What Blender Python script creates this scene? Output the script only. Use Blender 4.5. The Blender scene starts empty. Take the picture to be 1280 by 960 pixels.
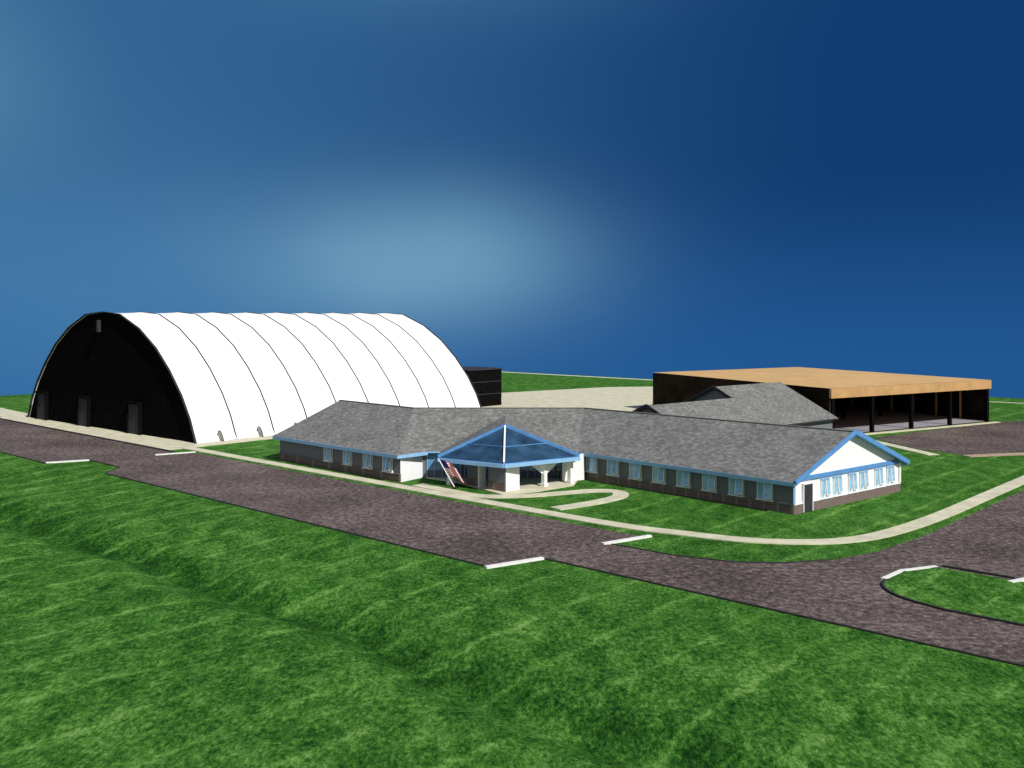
import bpy, bmesh, math, random
from mathutils import Vector, noise
random.seed(3)
sc = bpy.context.scene
S = Vector((.735, -.678)); T = Vector((.678, .735)); T3 = Vector((.678, .735, 0))
def st(s, t): 
    v = S*s + T*t
    return (v.x, v.y)

# ---------------------------------------------------------------- materials
def newmat(name):
    m = bpy.data.materials.new(name); m.use_nodes = True
    nt = m.node_tree; b = nt.nodes["Principled BSDF"]
    b.inputs["Roughness"].default_value = .85
    b.inputs["Specular IOR Level"].default_value = .2
    return m, nt, b
def N(nt, t, **k):
    n = nt.nodes.new(t)
    for a, v in k.items(): setattr(n, a, v)
    return n
def noise_n(nt, co, scale, detail=4, rough=.6, sx=None):
    n = N(nt, "ShaderNodeTexNoise"); n.inputs["Scale"].default_value = scale
    n.inputs["Detail"].default_value = detail; n.inputs["Roughness"].default_value = rough
    if sx:
        mp = N(nt, "ShaderNodeMapping"); mp.inputs["Rotation"].default_value = (0, 0, sx[1]); mp.inputs["Scale"].default_value = sx[0]
        nt.links.new(co, mp.inputs[0]); co = mp.outputs[0]
    nt.links.new(co, n.inputs["Vector"]); return n.outputs["Fac"]
def ramp(nt, fac, pts):
    r = N(nt, "ShaderNodeValToRGB"); e = r.color_ramp.elements
    while len(e) < len(pts): e.new(.5)
    for el, (p, c) in zip(e, pts):
        el.position = p; el.color = (*c, 1)
    nt.links.new(fac, r.inputs[0]); return r.outputs[0]
def mth(nt, op, a, b=None, c=None):
    n = N(nt, "ShaderNodeMath", operation=op)
    for i, v in enumerate((a, b, c)):
        if v is None: continue
        if isinstance(v, (int, float)): n.inputs[i].default_value = v
        else: nt.links.new(v, n.inputs[i])
    return n.outputs[0]
def mixc(nt, fac, a, b, bt='MIX'):
    n = N(nt, "ShaderNodeMix", data_type='RGBA', blend_type=bt)
    if isinstance(fac, (int, float)): n.inputs[0].default_value = fac
    else: nt.links.new(fac, n.inputs[0])
    for i, v in ((6, a), (7, b)):
        if isinstance(v, tuple): n.inputs[i].default_value = (*v, 1)
        else: nt.links.new(v, n.inputs[i])
    return n.outputs[2]
def co_of(nt): return N(nt, "ShaderNodeNewGeometry").outputs["Position"]
def bump(nt, b, h, st_, dist=.1):
    n = N(nt, "ShaderNodeBump"); n.inputs["Strength"].default_value = st_; n.inputs["Distance"].default_value = dist
    nt.links.new(h, n.inputs["Height"]); nt.links.new(n.outputs[0], b.inputs["Normal"])
def simple(name, c, var=.12, scale=1.5, rough=.8, spec=.2, bmp=0):
    m, nt, b = newmat(name); co = co_of(nt)
    f = noise_n(nt, co, scale, 5)
    lo = tuple(x*(1-var*2) for x in c); hi = tuple(min(1, x*(1+var)) for x in c)
    nt.links.new(ramp(nt, f, [(.3, lo), (.7, hi)]), b.inputs["Base Color"])
    b.inputs["Roughness"].default_value = rough; b.inputs["Specular IOR Level"].default_value = spec
    if bmp: bump(nt, b, noise_n(nt, co, scale*6, 3), bmp, .03)
    return m

def mat_grass():
    m, nt, b = newmat("grass"); co = co_of(nt)
    big = noise_n(nt, co, .09, 3)
    ang = math.radians(-47)
    mid = noise_n(nt, co, .6, 5, .62, ((1, .6, 1), ang))
    fine = noise_n(nt, co, 5.0, 6, .9, ((1, .5, 1), ang + .5))
    tuft = noise_n(nt, co, 2.4, 4, .75)
    c0 = lambda v, k: mth(nt, 'MULTIPLY', mth(nt, 'SUBTRACT', v, .5), k)
    a = mth(nt, 'ADD', c0(mid, .34), mth(nt, 'ADD', c0(fine, .95), mth(nt, 'ADD', c0(tuft, .32), c0(big, .12))))
    a = mth(nt, 'ADD', a, .522)
    sep = N(nt, "ShaderNodeSeparateXYZ"); nt.links.new(co, sep.inputs[0])
    sv = mth(nt, 'ADD', mth(nt, 'MULTIPLY', sep.outputs[0], S.x), mth(nt, 'MULTIPLY', sep.outputs[1], S.y))
    tv = mth(nt, 'ADD', mth(nt, 'MULTIPLY', sep.outputs[0], T.x), mth(nt, 'MULTIPLY', sep.outputs[1], T.y))
    wob = mth(nt, 'MULTIPLY_ADD', noise_n(nt, co, .25, 2), 1.2, sv)
    si = mth(nt, 'SINE', mth(nt, 'MULTIPLY', wob, 2*math.pi/4.6))
    line = mth(nt, 'POWER', mth(nt, 'MAXIMUM', si, 0.0), 12)
    brk = noise_n(nt, co, .4, 3)
    line = mth(nt, 'MULTIPLY', line, mth(nt, 'MAXIMUM', mth(nt, 'MULTIPLY_ADD', brk, 4.0, -1.3), 0.0))
    a = mth(nt, 'MULTIPLY_ADD', line, .085, a)
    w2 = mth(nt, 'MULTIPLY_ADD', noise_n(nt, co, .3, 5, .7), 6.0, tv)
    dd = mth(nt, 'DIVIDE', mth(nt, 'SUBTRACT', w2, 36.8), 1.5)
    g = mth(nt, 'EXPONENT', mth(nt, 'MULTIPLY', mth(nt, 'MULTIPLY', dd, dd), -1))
    a = mth(nt, 'MULTIPLY_ADD', g, -.075, a)  # darker band along the ditch: shade of its slope painted into the grass colour
    col = ramp(nt, a, [(.38, (.006, .030, .005)), (.49, (.026, .100, .013)), (.57, (.062, .185, .026)), (.70, (.19, .34, .085))])
    nt.links.new(col, b.inputs["Base Color"])
    b.inputs["Specular IOR Level"].default_value = .03; b.inputs["Roughness"].default_value = 1
    bump(nt, b, mth(nt, 'ADD', tuft, mth(nt, 'MULTIPLY', fine, .8)), .5, .18)
    return m
def mat_asphalt():
    m, nt, b = newmat("asphalt"); co = co_of(nt)
    big = noise_n(nt, co, .12, 3); f = noise_n(nt, co, 2.0, 8, .88)
    a = mth(nt, 'MULTIPLY_ADD', f, .85, mth(nt, 'MULTIPLY', big, .15))
    nt.links.new(ramp(nt, a, [(.40, (.024, .018, .017)), (.5, (.088, .066, .060)), (.59, (.25, .20, .185))]), b.inputs["Base Color"])
    bump(nt, b, f, .5, .08); return m
def mat_shingle(name, k=1.0):
    m, nt, b = newmat(name); co = co_of(nt)
    f = noise_n(nt, co, 1.8, 7, .8, ((1, 1, 3), 0)); f2 = noise_n(nt, co, .35, 3)
    a = mth(nt, 'MULTIPLY_ADD', f, .85, mth(nt, 'MULTIPLY', f2, .15))
    sep = N(nt, "ShaderNodeSeparateXYZ"); nt.links.new(co, sep.inputs[0])
    fr = mth(nt, 'FRACT', mth(nt, 'MULTIPLY', sep.outputs[2], 7))
    a = mth(nt, 'MULTIPLY_ADD', mth(nt, 'LESS_THAN', fr, .16), -.02, a)
    nt.links.new(ramp(nt, a, [(.36, (.08*k, .08*k, .076*k)), (.5, (.158*k, .158*k, .152*k)), (.63, (.29*k, .29*k, .275*k))]), b.inputs["Base Color"])
    bump(nt, b, f, .3, .05); return m
def mat_brick():
    m, nt, b = newmat("brick"); co = co_of(nt)
    sep = N(nt, "ShaderNodeSeparateXYZ"); nt.links.new(co, sep.inputs[0])
    cb = N(nt, "ShaderNodeCombineXYZ"); nt.links.new(mth(nt, 'ADD', sep.outputs[0], sep.outputs[1]), cb.inputs[0]); nt.links.new(sep.outputs[2], cb.inputs[1])
    br = N(nt, "ShaderNodeTexBrick"); nt.links.new(cb.outputs[0], br.inputs["Vector"]); br.inputs["Scale"].default_value = 3
    br.inputs["Color1"].default_value = (.10, .065, .06, 1); br.inputs["Color2"].default_value = (.16, .105, .095, 1); br.inputs["Mortar"].default_value = (.28, .25, .24, 1)
    nt.links.new(br.outputs[0], b.inputs["Base Color"]); return m
def mat_siding(name, c):
    m, nt, b = newmat(name); co = co_of(nt)
    sep = N(nt, "ShaderNodeSeparateXYZ"); nt.links.new(co, sep.inputs[0])
    fr = mth(nt, 'FRACT', mth(nt, 'MULTIPLY', sep.outputs[2], 5))
    d = mth(nt, 'MULTIPLY_ADD', mth(nt, 'LESS_THAN', fr, .15), -.2, 1.0)
    v = mth(nt, 'MULTIPLY', d, mth(nt, 'MULTIPLY_ADD', noise_n(nt, co, .8, 4), .2, .9))
    n = N(nt, "ShaderNodeVectorMath", operation='SCALE'); n.inputs[0].default_value = c; nt.links.new(v, n.inputs["Scale"])
    nt.links.new(n.outputs[0], b.inputs["Base Color"]); return m

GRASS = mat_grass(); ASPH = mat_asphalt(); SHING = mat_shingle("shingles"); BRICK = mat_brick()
CONC = simple("pale_concrete", (.60, .57, .42), .12, .6)
KERBW = simple("kerb_white", (.75, .75, .72), .06)
KERBD = simple("kerb_dark", (.04, .038, .04), .2)
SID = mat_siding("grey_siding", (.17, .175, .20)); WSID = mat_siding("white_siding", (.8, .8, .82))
WHITE = simple("white_paint", (.8, .8, .8), .03)
BLUE = simple("blue_trim", (.09, .25, .52), .08)
LBLUE = simple("light_blue_trim", (.24, .44, .68), .06)
GLASS = simple("window_glass", (.28, .52, .74), .15, 2, .1, .6)
EGLASS = simple("entrance_glass", (.10, .28, .48), .15, 2, .1, .6)
PGLASS = simple("portico_glazing", (.026, .065, .125), .3, .6, .35, .3)
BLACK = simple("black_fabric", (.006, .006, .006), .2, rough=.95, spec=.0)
SEAM = simple("seam_webbing", (.03, .03, .032), .1)
DGREY = simple("dark_door", (.035, .035, .045), .1)
FAB = simple("white_fabric", (.86, .86, .87), .015, .2, .6)
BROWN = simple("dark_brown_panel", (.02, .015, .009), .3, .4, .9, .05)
TAN = simple("tan_roof", (.58, .37, .165), .06, .25)
TANF = simple("tan_fascia", (.50, .30, .13), .1, .5)
RED = simple("flag_red", (.6, .03, .04), .02); NAVY = simple("flag_navy", (.02, .03, .16), .02)

# ---------------------------------------------------------------- mesh helpers
class MB:
    def __init__(s): s.v = []; s.f = []; s.m = []; s.mats = []
    def mi(s, mat):
        if mat not in s.mats: s.mats.append(mat)
        return s.mats.index(mat)
    def face(s, pts, mat):
        i = len(s.v); s.v += [tuple(p) for p in pts]; s.f.append(list(range(i, i+len(pts)))); s.m.append(s.mi(mat))
    def box(s, p, u, L, W, H, mat):
        u = Vector((u[0], u[1], 0)).normalized(); w = Vector((-u.y, u.x, 0)); p = Vector(p); h = Vector((0, 0, H))
        c = [p+u*a*L/2+w*b*W/2 for a, b in ((-1, -1), (1, -1), (1, 1), (-1, 1))]; d = [q+h for q in c]
        i = len(s.v); s.v += [tuple(q) for q in c+d]
        for f in ((3, 2, 1, 0), (4, 5, 6, 7), (0, 1, 5, 4), (1, 2, 6, 5), (2, 3, 7, 6), (3, 0, 4, 7)):
            s.f.append([i+k for k in f]); s.m.append(s.mi(mat))
    def beam(s, a, b, w, h, mat):
        a = Vector(a); b = Vector(b); d = (b-a).normalized()
        sd = d.cross(Vector((0, 0, 1)))
        sd = sd.normalized() if sd.length > 1e-4 else Vector((1, 0, 0))
        up = sd.cross(d).normalized(); i = len(s.v)
        for q in (a, b):
            for x, y in ((-1, -1), (1, -1), (1, 1), (-1, 1)): s.v.append(tuple(q+sd*x*w/2+up*y*h/2))
        for f in ((3, 2, 1, 0), (4, 5, 6, 7), (0, 1, 5, 4), (1, 2, 6, 5), (2, 3, 7, 6), (3, 0, 4, 7)):
            s.f.append([i+k for k in f]); s.m.append(s.mi(mat))
    def slab(s, pts, th, mat, side=None, tri=False):
        low = [(p[0], p[1], p[2]-th) for p in pts]; n = len(pts)
        if tri and n == 4:
            for q in ((0, 1, 2), (0, 2, 3)):
                s.face([pts[k] for k in q], mat); s.face([low[k] for k in q[::-1]], side or mat)
        else:
            s.face(pts, mat); s.face(low[::-1], side or mat)
        for k in range(n): s.face([pts[k], low[k], low[(k+1) % n], pts[(k+1) % n]], side or mat)
    def obj(s, name, parent=None, smooth=False):
        me = bpy.data.meshes.new(name); me.from_pydata(s.v, [], s.f)
        for m in s.mats: me.materials.append(m)
        for p, i in zip(me.polygons, s.m): p.material_index = i; p.use_smooth = smooth
        bm = bmesh.new(); bm.from_mesh(me)
        bmesh.ops.triangulate(bm, faces=[f for f in bm.faces if len(f.verts) > 4])
        bmesh.ops.recalc_face_normals(bm, faces=bm.faces); bm.to_mesh(me); bm.free()
        o = bpy.data.objects.new(name, me); sc.collection.objects.link(o)
        if parent: o.parent = parent
        return o
def empty(name):
    o = bpy.data.objects.new(name, None); sc.collection.objects.link(o); return o
def sheet(name, pts_st, z, mat, thick=None, world=False, side=None):
    pts = [(p if world else st(*p)) for p in pts_st]; b = MB(); top = [(x, y, z) for x, y in pts]
    if thick: b.slab(top, thick, mat, side)
    else: b.face(top, mat)
    return b.obj(name)
def ribbon(mb, path, w, z0, z1, mat, world=False):
    P = [Vector(p if world else st(*p)) for p in path]; n = len(P); L = []; R = []
    for i in range(n):
        d = (P[min(i+1, n-1)]-P[max(i-1, 0)]).normalized(); q = Vector((-d.y, d.x))
        L.append(P[i]+q*w/2); R.append(P[i]-q*w/2)
    for i in range(n-1):
        a, b_, c, d = L[i], L[i+1], R[i+1], R[i]
        mb.face([(a.x, a.y, z1), (d.x, d.y, z1), (c.x, c.y, z1), (b_.x, b_.y, z1)], mat)
        mb.face([(a.x, a.y, z0), (a.x, a.y, z1), (b_.x, b_.y, z1), (b_.x, b_.y, z0)], mat)
        mb.face([(d.x, d.y, z0), (d.x, d.y, z1), (c.x, c.y, z1), (c.x, c.y, z0)], mat)
    for a, d in ((L[0], R[0]), (L[-1], R[-1])):
        mb.face([(a.x, a.y, z0), (d.x, d.y, z0), (d.x, d.y, z1), (a.x, a.y, z1)], mat)
def smooth_path(pts, k=6):
    out = []; n = len(pts)
    for i in range(n-1):
        p0 = Vector(pts[max(i-1, 0)]); p1 = Vector(pts[i]); p2 = Vector(pts[i+1]); p3 = Vector(pts[min(i+2, n-1)])
        for j in range(k):
            t = j/k
            out.append(tuple(.5*((2*p1)+(-p0+p2)*t+(2*p0-5*p1+4*p2-p3)*t*t+(-p0+3*p1-3*p2+p3)*t**3)))
    out.append(tuple(pts[-1])); return out

# ---------------------------------------------------------------- ground
s0, s1, t0, t1 = -220, 160, -150, 218
def axis(a, b, step):
    n = int((b-a)/step); r = [a+(b-a)*i/n for i in range(n+1)]
    return [a-60, a-20, a-4, a-1] + r + [b+1, b+4, b+20, b+60]
sa = axis(s0, s1, 1.5)
tl = [t0-60, t0-20] + [t0+10*i for i in range(14)] + [-12+1.0*i for i in range(59)] + [48+8.5*i for i in range(20)] + [t1-.1, t1+1, t1+4, t1+20, t1+60]
def gz(s, t):
    z = 0
    if t < 45:
        k = min(1, (45-t)/6)
        c = 33+.8*math.sin(s*.09)+1.2*noise.noise(Vector((s*.08, 3, 0)))
        z -= .95*math.exp(-((t-c)/2.0)**2)*k
        z += .22*noise.noise(Vector((s*.12, t*.16, 1)))*k+.2*noise.noise(Vector((s*.5, t*.5, 5)))*k
        z -= .3*k
    out = max(s0-s, s-s1, t0-t, t-t1, 0)
    return z - out*1.1
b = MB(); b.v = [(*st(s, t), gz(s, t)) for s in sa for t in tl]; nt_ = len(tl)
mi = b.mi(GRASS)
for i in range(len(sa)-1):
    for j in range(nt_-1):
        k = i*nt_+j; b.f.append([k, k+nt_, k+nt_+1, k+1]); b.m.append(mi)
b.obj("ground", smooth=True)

sheet("road", [(-219.5, 45.5), (-115, 45.5), (-113.5, 50), (-106, 50), (-103, 47), (-45.3, 47), (-44.2, 51.3), (155, 51.3), (155, 118), (-27.3, 118),
     (-27.3, 76), (-28, 69), (-29.3, 64.5), (-31.3, 61.5), (-34, 59.4), (-38, 58.2), (-43.6, 57.8), (-42.8, 61.6), (-110.5, 61.6), (-111.6, 57.8), (-113, 60), (-219.5, 60)], .03, ASPH)
sheet("road", [(50.3, 135.0), (51.5, 124), (55, 118.6), (64, 121), (96, 143), (99, 160), (82.4, 157), (76.9, 154.3)], .03, ASPH, world=True)
kb = MB()
ribbon(kb, [(-219, 45.5), (-115, 45.5)], .14, -.3, .09, KERBD)
ribbon(kb, [(-113.5, 50), (-106, 50), (-103, 47), (-45.3, 47)], .14, -.3, .09, KERBD)
ribbon(kb, [(-44.2, 51.3), (155, 51.3)], .14, -.3, .09, KERBD)
ribbon(kb, [(-219, 60.1), (-113, 60.1)], .4, 0, .14, KERBD)
ribbon(kb, [(-29.3, 64.5), (-31.3, 61.5), (-34, 59.4), (-38, 58.2), (-43.3, 57.9)], .14, 0, .1, KERBD)
for a, c in (((-115.2, 45.6), (-113.6, 49.9)), ((-45.5, 46.7), (-44.3, 51.2)), ((-43.8, 57.4), (-42.7, 62)), ((-111.9, 57.2), (-110.6, 61.8))):
    ribbon(kb, [a, c], .36, 0, .15, KERBW)
kb.obj("kerb")
isl = smooth_path([(-19.5, 57.9), (-22.5, 58.8), (-24.3, 61), (-24.4, 64.5), (-23.1, 67.2)], 5)
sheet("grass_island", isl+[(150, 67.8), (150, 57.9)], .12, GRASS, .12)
kb = MB(); ribbon(kb, isl, .16, 0, .15, KERBD); ribbon(kb, [(-24.6, 61.8), (-24.5, 64.6), (-23.2, 67.3)], .34, 0, .18, KERBW)
ribbon(kb, [(-23, 67.9), (-18.5, 67.9)], .2, 0, .16, KERBD); ribbon(kb, [(-18.4, 66.5), (-17.2, 70)], .36, 0, .18, KERBW); ribbon(kb, [(-19.5, 57.9), (150, 57.9)], .16, 0, .15, KERBD)
kb.obj("kerb")
pv = MB()
ribbon(pv, smooth_path([(-117, 63.2), (-90, 63.2), (-60, 63.3), (-47, 63.6), (-41.5, 64.6), (-36.5, 66), (-32.6, 68.8), (-30.4, 72.5), (-29.4, 78), (-29, 86), (-29, 98), (-29, 118)], 5), 1.5, 0, .08, CONC)
pv.obj("pavement")
pv = MB()
ribbon(pv, smooth_path([(-9.5, 97.2), (-6.5, 94.2), (-3, 91.2), (1.0, 91.2), (5.5, 93.0), (8.3, 94.0), (10.2, 93.2), (10, 90.8), (7.5, 88), (3.8, 85.2)], 5), 1.5, 0, .085, CONC, world=True)
pv.obj("path")
sheet("pavement", [(-5.5, 98.5), (-.8, 91.6), (2.5, 93.5), (6.2, 96.9), (7, 101), (-9, 101.4)], .09, CONC, .09, world=True)
sheet("apron", [(-173, 60.6), (-115, 60.6), (-115, 63.5), (-116, 124), (-119, 124), (-119, 67), (-173, 65)], .06, CONC, .06)
sheet("apron", [(-218, 61.5), (-173.2, 61.5), (-173.2, 66.5), (-218, 69)], .05, CONC, .05)
sheet("apron", [(-8, 168), (20, 150), (40, 128), (44, 136), (25, 176), (36, 233), (22.9, 231), (-4.9, 212), (-12, 205)], .05, CONC, .05, world=True)
pv = MB(); ribbon(pv, [(51.5, 118.2), (48.3, 134.2)], 1.6, 0, .07, CONC, world=True)
ribbon(pv, [(46.2, 136.2), (77.6, 154.6)], 1.0, 0, .10, CONC, world=True); pv.obj("pavement")
CLAY = simple("clay", (.42, .30, .24))
pv = MB(); ribbon(pv, [(55, 117.3), (64.5, 119.6), (92, 137)], 1.6, 0, .07, CLAY, world=True); pv.obj("path")
pv = MB(); ribbon(pv, [(-212, 213.5), (-70, 213.5)], 1.6, 0, .08, KERBW); ribbon(pv, [(-62, 205), (-20, 205)], 1.2, 0, .08, CONC)
pv.obj("pavement")

# ---------------------------------------------------------------- hangar
H = empty("hangar")
n0 = Vector((-81, 162, 0)); n1 = Vector((-42, 128.6, 0)); mid = (n0+n1)/2; a = (n1-n0).length/2; ud = (n1-n0).normalized(); ld = Vector((-ud.y, ud.x, 0))
LEN = 56.5
half = [(0, 17.6), (.2, 17.25), (.42, 15.2), (.60, 12.5), (.74, 9.5), (.86, 6.2), (.94, 3.2), (1.0, 0)]
prof = [(-u, z) for u, z in half[::-1]]+half[1:]
def hp(u, z, l, off=0):
    k = (17.6+off)/17.6
    p = mid+ud*(u*a*(1+off/a))+ld*l; return Vector((p.x, p.y, z*k))
nb = 9; sub = 5
b = MB()
for k in range(nb*sub+1):
    l = LEN*k/(nb*sub); sag = -.16*math.sin(math.pi*((k % sub)/sub))
    for u, z in prof: b.v.append(tuple(hp(u, z, l, sag)))
np_ = len(prof); mi = b.mi(FAB)
for k in range(nb*sub):
    for j in range(np_-1):
        i = k*np_+j; b.f.append([i, i+1, i+1+np_, i+np_]); b.m.append(mi)
b.obj("fabric_roof", H)
b = MB()
for k in range(nb+1):
    l = LEN*k/nb
    for j in range(np_-1):
        w = .17 if 0 < k < nb else .3
        b.beam(hp(*prof[j], l, .04), hp(*prof[j+1], l, .04), w, .1, SEAM)
b.obj("ribs", H)
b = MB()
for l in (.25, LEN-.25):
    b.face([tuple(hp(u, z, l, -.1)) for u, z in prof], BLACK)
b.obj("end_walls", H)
b = MB()
for u in (-.78, -.22, .38):
    p = mid+ud*(u*a)
    b.box((p.x-ld.x*.05, p.y-ld.y*.05, 0), ud, 3.2, .3, 4.4, DGREY)
    b.box((p.x-ld.x*.25, p.y-ld.y*.25, 4.4), ud, 3.8, .7, .25, BLACK)
    for e in (-1.7, 1.7):
        q = p+ud*e-ld*.15; b.box((q.x, q.y, 0), ud, .2, .5, 4.4, BLACK)
p = mid-ud*.6; b.box((p.x-ld.x*.3, p.y-ld.y*.3, 14.6), ud, .5, .5, 1.8, DGREY)
b.obj("doors", H)
b = MB()
for l in (3.6, 9.9, 16.2):
    c = hp(1.0, 0, l)
    arc = [(-.8*math.cos(math.pi*i/6), 1.5*math.sin(math.pi*i/6)) for i in range(7)]
    outr = [c+ud*(x*.9+.3-.25*z)+Vector((0, 0, max(z, .1))) for x, z in arc]
    inr = [c+ld*2.6+ud*(x*.3-.1-.3*z)+Vector((0, 0, max(z*.6, .1))) for x, z in arc]
    for q in range(6):
        b.face([outr[q], outr[q+1], inr[q+1], inr[q]], FAB); b.beam(outr[q], outr[q+1], .07, .07, SEAM)
b.obj("vent_hoods", H)

b = MB(); b.box((-8, 184, 0), T, 9, 8, 6.9, BLACK); b.box((-8, 184, 6.9), T, 9.4, 8.4, .2, DGREY)
for z in (2.3, 4.6): b.box((-8, 184, z), T, 9.1, 8.1, .12, DGREY)
b.obj("storage_shed")

# ---------------------------------------------------------------- office
O = empty("office_building")
V = lambda x, y, z=0: Vector((x, y, z))
A0, A1, B1, J1, C, D = V(-27.4, 114.3), V(-11.4, 98.9), V(-9.4, 101.8), V(7, 101.5), V(24.1, 82.9), V(37.5, 93.8)
A0b, M, K1 = V(-14.8, 126.3), V(-5, 118), V(14.5, 117.5)
R3, R2, R1, G = V(-21.1, 120.3, 6.5), V(-11.2, 110.5, 6.5), V(8.3, 110.3, 6.5), V(30.8, 88.35, 6.5)
EZ = 2.95
def unit(v): return Vector((v.x, v.y, 0)).normalized()
def out(a, c):
    d = unit(c-a); return Vector((d.y, -d.x, 0))
foot = [A0, A1, B1, J1, C, D, K1, M, A0b]
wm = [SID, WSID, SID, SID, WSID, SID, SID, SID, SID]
b = MB()
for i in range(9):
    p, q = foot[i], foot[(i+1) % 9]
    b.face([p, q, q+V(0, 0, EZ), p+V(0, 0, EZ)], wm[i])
b.face([C+V(0, 0, EZ), D+V(0, 0, EZ), G-V(0, 0, .15)], WHITE); b.face([A0b+V(0, 0, EZ), A0+V(0, 0, EZ), R3-V(0, 0, .15)], WSID)
b.obj("walls", O)
b = MB()
for p, q in ((A0, A1), (C, D), (J1, C), (D, K1)):
    n = out(p, q); c = (p+q)/2; L = (q-p).length+.1
    b.box((c.x+n.x*.04, c.y+n.y*.04, 0), unit(q-p), L, .16, .8, BRICK)
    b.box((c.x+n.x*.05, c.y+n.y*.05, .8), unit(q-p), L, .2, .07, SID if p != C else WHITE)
b.obj("brick_wainscot", O)
b = MB()
ov = .65; ez = EZ-.1
wd = unit(A1-A0); wn = out(A0, A1); rn = out(J1, C); rd = unit(C-J1); gd = unit(D-C)
A0e = A0+wn*ov-wd*.5; A1e = A1+wn*ov+wd*.3; B1e = B1+V(.6, -.75); J1e = J1+V(-.2, -.7)
Ce = C-gd*ov+rd*.6; De = D+gd*ov+rd*.6; Gx = G+rd*.6; R3x = R3-wd*.5
z = V(0, 0, ez)
def quad(*p): b.slab(list(p), .16, SHING, LBLUE, tri=True)
quad(A0e+z, A1e+z, R2, R3x)
b.slab([A1e+z, B1e+z, R2], .16, SHING, LBLUE)
quad(B1e+z, J1e+z, R1, R2)
quad(J1e+z, Ce+z, Gx, R1)
A0be = A0b-wn*ov-wd*.5; K1e = K1+V(.5, .5); Me = M+V(.2, .4)
quad(R3x, R2, Me+z, A0be+z); quad(R2, R1, K1e+z, Me+z); quad(R1, Gx, De+z, K1e+z)
b.obj("roof", O)
b = MB()
def fascia(p, q, h=.34, m=LBLUE): b.beam(p+V(0, 0, ez-.18), q+V(0, 0, ez-.18), .08, h, m)
fascia(A0e, A1e); fascia(A1e, B1e); fascia(J1e, Ce); fascia(De, K1e)
off = rd*.06
b.beam(Ce+z+off, Gx+off, .1, .42, BLUE); b.beam(Gx+off, De+z+off, .1, .42, BLUE)
b.beam(C+V(0, 0, EZ)+rd*.08, D+V(0, 0, EZ)+rd*.08, .14, .36, BLUE)
b.beam(C+rd*.08+V(0, 0, .9), C+rd*.08+V(0, 0, EZ-.1), .18, .18, LBLUE); b.beam(D+rd*.08+V(0, 0, .9), D+rd*.08+V(0, 0, EZ-.1), .18, .18, WHITE)
CAP = simple("ridge_cap", (.2, .2, .19), .1)
for p, q in ((R3x, R2), (R2, R1), (R1, Gx)): b.beam(p+V(0, 0, .03), q+V(0, 0, .03), .3, .08, CAP)
b.obj("trim", O)
b = MB()
def window(p, q, f, w=1.5, h=1.6, sill=.92, k=1.0):
    n = out(p, q); u = unit(q-p); c = p+(q-p)*f; o = c+n*.03
    b.box((o.x, o.y, sill), u, w, .06, h, GLASS)
    o = c+n*.06
    for e in (-w/2, 0, w/2): 
        g = o+u*e; b.box((g.x, g.y, sill), u, .08, .12, h, WHITE)
    b.box((o.x+n.x*.03, o.y+n.y*.03, sill-.1), u, w+.25, .22, .1, WHITE)
    b.box((o.x, o.y, sill+h), u, w+.15, .14, .1, LBLUE)
    up_ = V(0, 0, sill+h-.05); dn_ = V(0, 0, sill+.2)
    t1_ = c+n*.14+u*.02+up_; t2 = c+n*.14+u*(w*.5)+up_; b1 = c+n*.5*k+u*.12+dn_; b2 = c+n*.5*k+u*(w*.5+.1)+dn_
    b.face([t1_, t2, b2, b1], GLASS)
    for x_, y_ in ((t1_, b1), (t2, b2), (b1, b2)): b.beam(x_, y_, .07, .07, WHITE)
    i0 = c+n*.07
    b.face([i0-u*(w*.2)+V(0, 0, sill+.05), i0+u*(w*.46)+V(0, 0, sill+.05), i0+u*(w*.46)+V(0, 0, sill+h*.8)], WHITE)
for f in (.44, .6, .76, .91): window(A0, A1, f)
for i in range(8): window(J1, C, .075+i*.1165)
for f in (.27, .38, .52, .63, .78, .90): window(C, D, f, 1.2, k=.35)
b.obj("windows", O)
b = MB()
n = out(C, D); u = unit(D-C); c = C+u*1.9+n*.09
b.box((c.x, c.y, .05), u, 1.25, .2, 2.35, DGREY)
for e in (-.68, .68):
    k = c+u*e; b.box((k.x, k.y, .05), u, .1, .26, 2.45, WHITE)
b.box((c.x, c.y, 2.42), u, 1.46, .28, .1, WHITE)
n = out(B1, J1); u = unit(J1-B1)
for i in range(8):
    c = B1+u*(1.3+i*1.95)+n*.05
    door = i in (3, 4)
    b.box((c.x, c.y, .1 if door else .8), u, 1.5, .1, 2.2 if door else 1.6, EGLASS)
    for e in (-.8, 0, .8):
        k = c+u*e; b.box((k.x, k.y, .1), u, .1, .18, 2.35, LBLUE)
    b.box((c.x, c.y, 2.45), u, 1.7, .2, .12, BLUE)
b.obj("doors", O)
# portico
b = MB()
F0, Lp, Rp = V(-.77, 92.5, 2.9), V(-7.4, 96.6, 2.9), V(6.8, 97.4, 2.9); P = V(-.7, 98, 5.85); Pb = V(-.7, 108.6, 5.85)
b.slab([Lp, F0, P], .1, PGLASS, BLUE); b.slab([F0, Rp, P], .1, PGLASS, BLUE)
b.slab([Lp, P, Pb, V(-7.4, 101.6, 2.9)], .14, SHING, LBLUE, tri=True); b.slab([P, Rp, V(6.8, 101.6, 2.9), Pb], .14, SHING, LBLUE, tri=True)
up = V(0, 0, .08)
b.beam(Lp+up, P+up, .25, .3, BLUE); b.beam(P+up, Rp+up, .25, .3, BLUE); b.beam(F0+up, P+up, .16, .18, WHITE)
dn = V(0, 0, -.25)
b.beam(Lp+dn, F0+dn, .3, .36, LBLUE); b.beam(F0+dn, Rp+dn, .3, .36, LBLUE)
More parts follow.
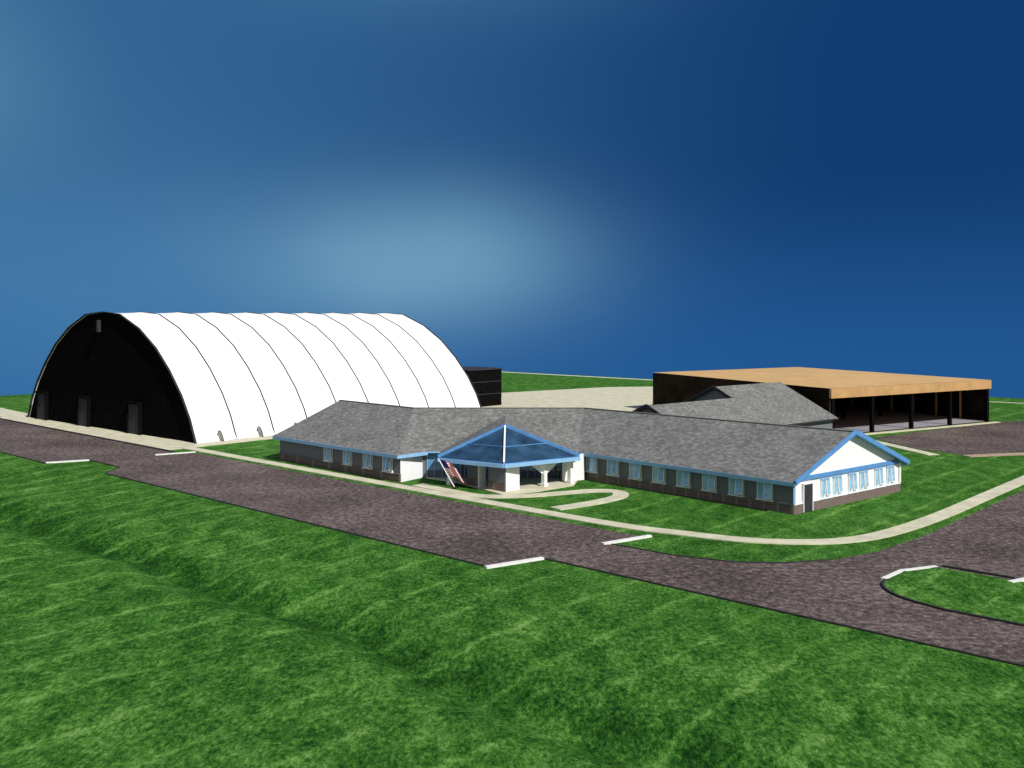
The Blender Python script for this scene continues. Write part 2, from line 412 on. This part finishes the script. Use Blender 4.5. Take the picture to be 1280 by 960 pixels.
b.beam(Lp.lerp(P, .42)+up*.6, F0.lerp(P, .42)+up*.6, .08, .08, BLUE); b.beam(Rp.lerp(P, .42)+up*.6, F0.lerp(P, .42)+up*.6, .08, .08, BLUE)
b.obj("portico_roof", O)
b = MB()
pc = V(-.75, 94.6); b.box((pc.x, pc.y, .05), S, 2.2, 2.0, 2.5, WHITE)
q = pc-T3*1.02; b.box((q.x, q.y, .05), S, 2.24, .12, 2.4, SID); b.box((q.x-T.x*.03, q.y-T.y*.03, .05), S, 2.28, .14, .85, BRICK)
for cx, cy in ((-6.2, 97.2), (3.2, 96.2), (5.9, 98)):
    b.box((cx, cy, .05), S, .42, .42, 2.4, WHITE); b.box((cx, cy, .05), S, .56, .56, .35, WHITE); b.box((cx, cy, 2.2), S, .75, .75, .25, WHITE)
b.box((-3.7, 96.6, .05), S, 1.9, .3, 2.45, SID); b.box((-3.7-T.x*.02, 96.6-T.y*.02, .05), S, 1.94, .32, .8, BRICK)
b.box((-3.0, 96.0, .05), T, .9, .2, 2.45, WHITE)
c = V(6.3, 99.6); b.box((c.x, c.y, .05), V(.85, .5), 2.6, .25, 2.7, WHITE)
b.face([(3.2, 96.1, 2.45), (1.7, 95.1, 2.45), (3.2, 96.1, 1.2)], WHITE); b.face([(3.3, 96.2, 2.45), (4.8, 97.0, 2.45), (3.3, 96.2, 1.2)], WHITE)
b.obj("portico_columns", O)

def gable_block(name, p1, p2, hw, rz_, ez_, wall, parent):
    b = MB(); p1 = V(*p1); p2 = V(*p2); d = unit(p2-p1); n = Vector((d.y, -d.x, 0)); e = V(0, 0, ez_); r = V(0, 0, rz_)
    c = [p1+n*hw, p2+n*hw, p2-n*hw, p1-n*hw]
    for i in range(4): b.face([c[i], c[(i+1) % 4], c[(i+1) % 4]+e, c[i]+e], wall)
    b.face([c[3]+e, c[0]+e, p1+r-V(0, 0, .2)], wall); b.face([c[1]+e, c[2]+e, p2+r-V(0, 0, .2)], wall)
    x = d*.6; o = n*.6; dz = V(0, 0, -.15)
    b.slab([p1-x+r, c[0]-x+o+e+dz, c[1]+x+o+e+dz, p2+x+r], .2, SHING, DGREY); b.slab([p1-x+r, p2+x+r, c[2]+x-o+e+dz, c[3]-x-o+e+dz], .2, SHING, DGREY)
    b.beam(p1-x+r, c[0]-x+o+e+dz, .12, .4, DGREY); b.beam(p1-x+r, c[3]-x-o+e+dz, .12, .4, DGREY)
    return b.obj(name, parent)
gable_block("rear_wing", (28, 133), (39, 142.1), 9, 7.3, 2.9, SID, O)
gable_block("rear_connector", (16.5, 116), (29.5, 127), 7, 6.3, 2.9, SHING, O)

# ---------------------------------------------------------------- flag on pole
FP = empty("flag")
b = MB(); base = V(-5.6, 95.2, .09); tip = V(-7.2, 94.9, 3.0)
b.beam(base, tip, .09, .09, WHITE); b.box((-5.6, 95.2, .08), S, .4, .4, .12, DGREY); b.obj("pole", FP)
b = MB(); nx = 12; ny = 13
dp = (base-tip).normalized()
def pt(i, j):
    f = i/nx
    return tip+dp*(.08+1.8*j/ny)+V(1.25, -.35, -.6*f)*f*1.35+V(0, .10*math.sin(i*1.1), 0)
for i in range(nx):
    for j in range(ny):
        m = NAVY if (i < 5 and j < 7) else (RED if j % 2 == 0 else WHITE)
        b.face([pt(i, j), pt(i+1, j), pt(i+1, j+1), pt(i, j+1)], m)
b.obj("cloth", FP)

# ---------------------------------------------------------------- pavilion
PV = empty("open_pavilion")
F, Rr, Lc_ = V(45, 137), V(76.6, 155.6), V(25.7, 175.8); Bk = Lc_+Rr-F; zt = 6.75
b = MB()
ctr = (F+Bk)/2+V(0, 0, zt+.5); e = V(0, 0, zt)
for p, q in ((F, Rr), (Rr, Bk), (Bk, Lc_), (Lc_, F)):
    def ex(k): v = k-(F+Bk)/2; return (F+Bk)/2+v*1.006+e
    b.face([ex(p), ex(q), ctr], TAN)
b.face([F+V(0, 0, 5.7), Rr+V(0, 0, 5.7), Bk+V(0, 0, 5.7), Lc_+V(0, 0, 5.7)], TANF)
b.obj("roof", PV)
b = MB()
u = unit(Rr-F); c = (F+Rr)/2-unit(Bk-Rr)*.2; b.box((c.x, c.y, 5.35), u, (Rr-F).length+.3, .4, 1.38, TANF)
def wallb(p, q, z0, z1, m, th=.3):
    c = (p+q)/2; b.box((c.x, c.y, z0), unit(q-p), (q-p).length, th, z1-z0, m)
b.obj("fascia", PV)
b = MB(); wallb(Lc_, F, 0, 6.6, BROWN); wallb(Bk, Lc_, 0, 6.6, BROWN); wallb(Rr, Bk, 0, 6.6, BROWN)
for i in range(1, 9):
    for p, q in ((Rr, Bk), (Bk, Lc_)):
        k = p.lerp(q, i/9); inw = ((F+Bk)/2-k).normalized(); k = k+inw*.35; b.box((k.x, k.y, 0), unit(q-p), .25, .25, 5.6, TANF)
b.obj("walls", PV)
b = MB()
for f in (0.012, .24, .48, .73, .985):
    k = F.lerp(Rr, f); b.box((k.x, k.y, 0), u, .5, .5, 5.35, BLACK)
for r in (.33, .66):
    for f in (.25, .5, .75):
        k = F.lerp(Rr, f)+(Bk-Rr)*r; b.box((k.x, k.y, 0), u, .45, .45, 5.65, BLACK)
b.obj("columns", PV)
b = MB(); b.face([F+V(0, 0, .12), Rr+V(0, 0, .12), Bk+V(0, 0, .12), Lc_+V(0, 0, .12)], simple("pavilion_floor", (.3, .29, .33))); b.obj("floor", PV)

# ---------------------------------------------------------------- light, sky, camera
el = math.radians(42); hd = (S - T*.12).normalized()
sd = Vector((hd.x*math.cos(el), hd.y*math.cos(el), math.sin(el)))
l = bpy.data.lights.new("sun", 'SUN'); l.energy = 4.8; l.angle = math.radians(.5); l.color = (1, .97, .92)
lo = bpy.data.objects.new("sun", l); lo.rotation_euler = sd.to_track_quat('Z', 'Y').to_euler(); lo.location = (0, 0, 80); sc.collection.objects.link(lo)
w = bpy.data.worlds.new("World"); sc.world = w; w.use_nodes = True; nt = w.node_tree; bg = nt.nodes["Background"]
tc = N(nt, "ShaderNodeTexCoord"); sep = N(nt, "ShaderNodeSeparateXYZ"); nt.links.new(tc.outputs["Generated"], sep.inputs[0])
X, Y, Z = sep.outputs
nz = N(nt, "ShaderNodeTexNoise"); nz.inputs["Scale"].default_value = 2.6; nz.inputs["Detail"].default_value = 3; nt.links.new(tc.outputs["Generated"], nz.inputs["Vector"])
nzf = nz.outputs["Fac"]
def mr(v, a_, b_, c_=0, d_=1):
    n = N(nt, "ShaderNodeMapRange", interpolation_type='SMOOTHSTEP'); nt.links.new(v, n.inputs[0])
    for i, k in enumerate((a_, b_, c_, d_)): n.inputs[i+1].default_value = k
    return n.outputs[0]
front = mr(Y, .0, .5)
def blob(x0, z0, rx, rz2, amp):
    dx = mth(nt, 'DIVIDE', mth(nt, 'SUBTRACT', X, x0), rx); dz = mth(nt, 'DIVIDE', mth(nt, 'SUBTRACT', Z, z0), rz2)
    r = mth(nt, 'ADD', mth(nt, 'MULTIPLY', dx, dx), mth(nt, 'MULTIPLY', dz, dz))
    g = mth(nt, 'EXPONENT', mth(nt, 'MULTIPLY', r, -1))
    g = mth(nt, 'MULTIPLY', g, mth(nt, 'MULTIPLY_ADD', nzf, .8, .6))
    return mth(nt, 'MULTIPLY', mth(nt, 'MULTIPLY', g, amp), front)
col = mixc(nt, mr(X, -.35, .35), (.030, .120, .28), (.005, .045, .160))
col = mixc(nt, mth(nt, 'MULTIPLY', mr(Z, .16, -.06), .7), col, (.020, .115, .33))
col = mixc(nt, blob(-.42, .02, .26, .12, .45), col, (.08, .25, .46))
col = mixc(nt, blob(-.105, .052, .16, .068, .70), col, (.20, .42, .59))
col = mixc(nt, blob(-.05, .08, .10, .06, .22), col, (.16, .36, .55))
col = mixc(nt, blob(-.54, .22, .12, .10, .5), col, (.13, .33, .50))
col = mixc(nt, blob(-.08, .34, .2, .05, .3), col, (.09, .25, .42))
back = mr(Y, .1, -.3)
col = mixc(nt, back, col, (.32, .33, .36))
nt.links.new(col, bg.inputs[0]); bg.inputs[1].default_value = 1.0

cam = bpy.data.cameras.new("camera"); cam.sensor_width = 36; cam.lens = 1210/1280*36; cam.shift_y = -85/1280; cam.clip_end = 3000
co = bpy.data.objects.new("camera", cam); co.location = (0, 0, 17); co.rotation_euler = (math.radians(90), 0, 0); sc.collection.objects.link(co); sc.camera = co
sc.view_settings.view_transform = 'Standard'; sc.view_settings.look = 'None'; sc.view_settings.exposure = 0
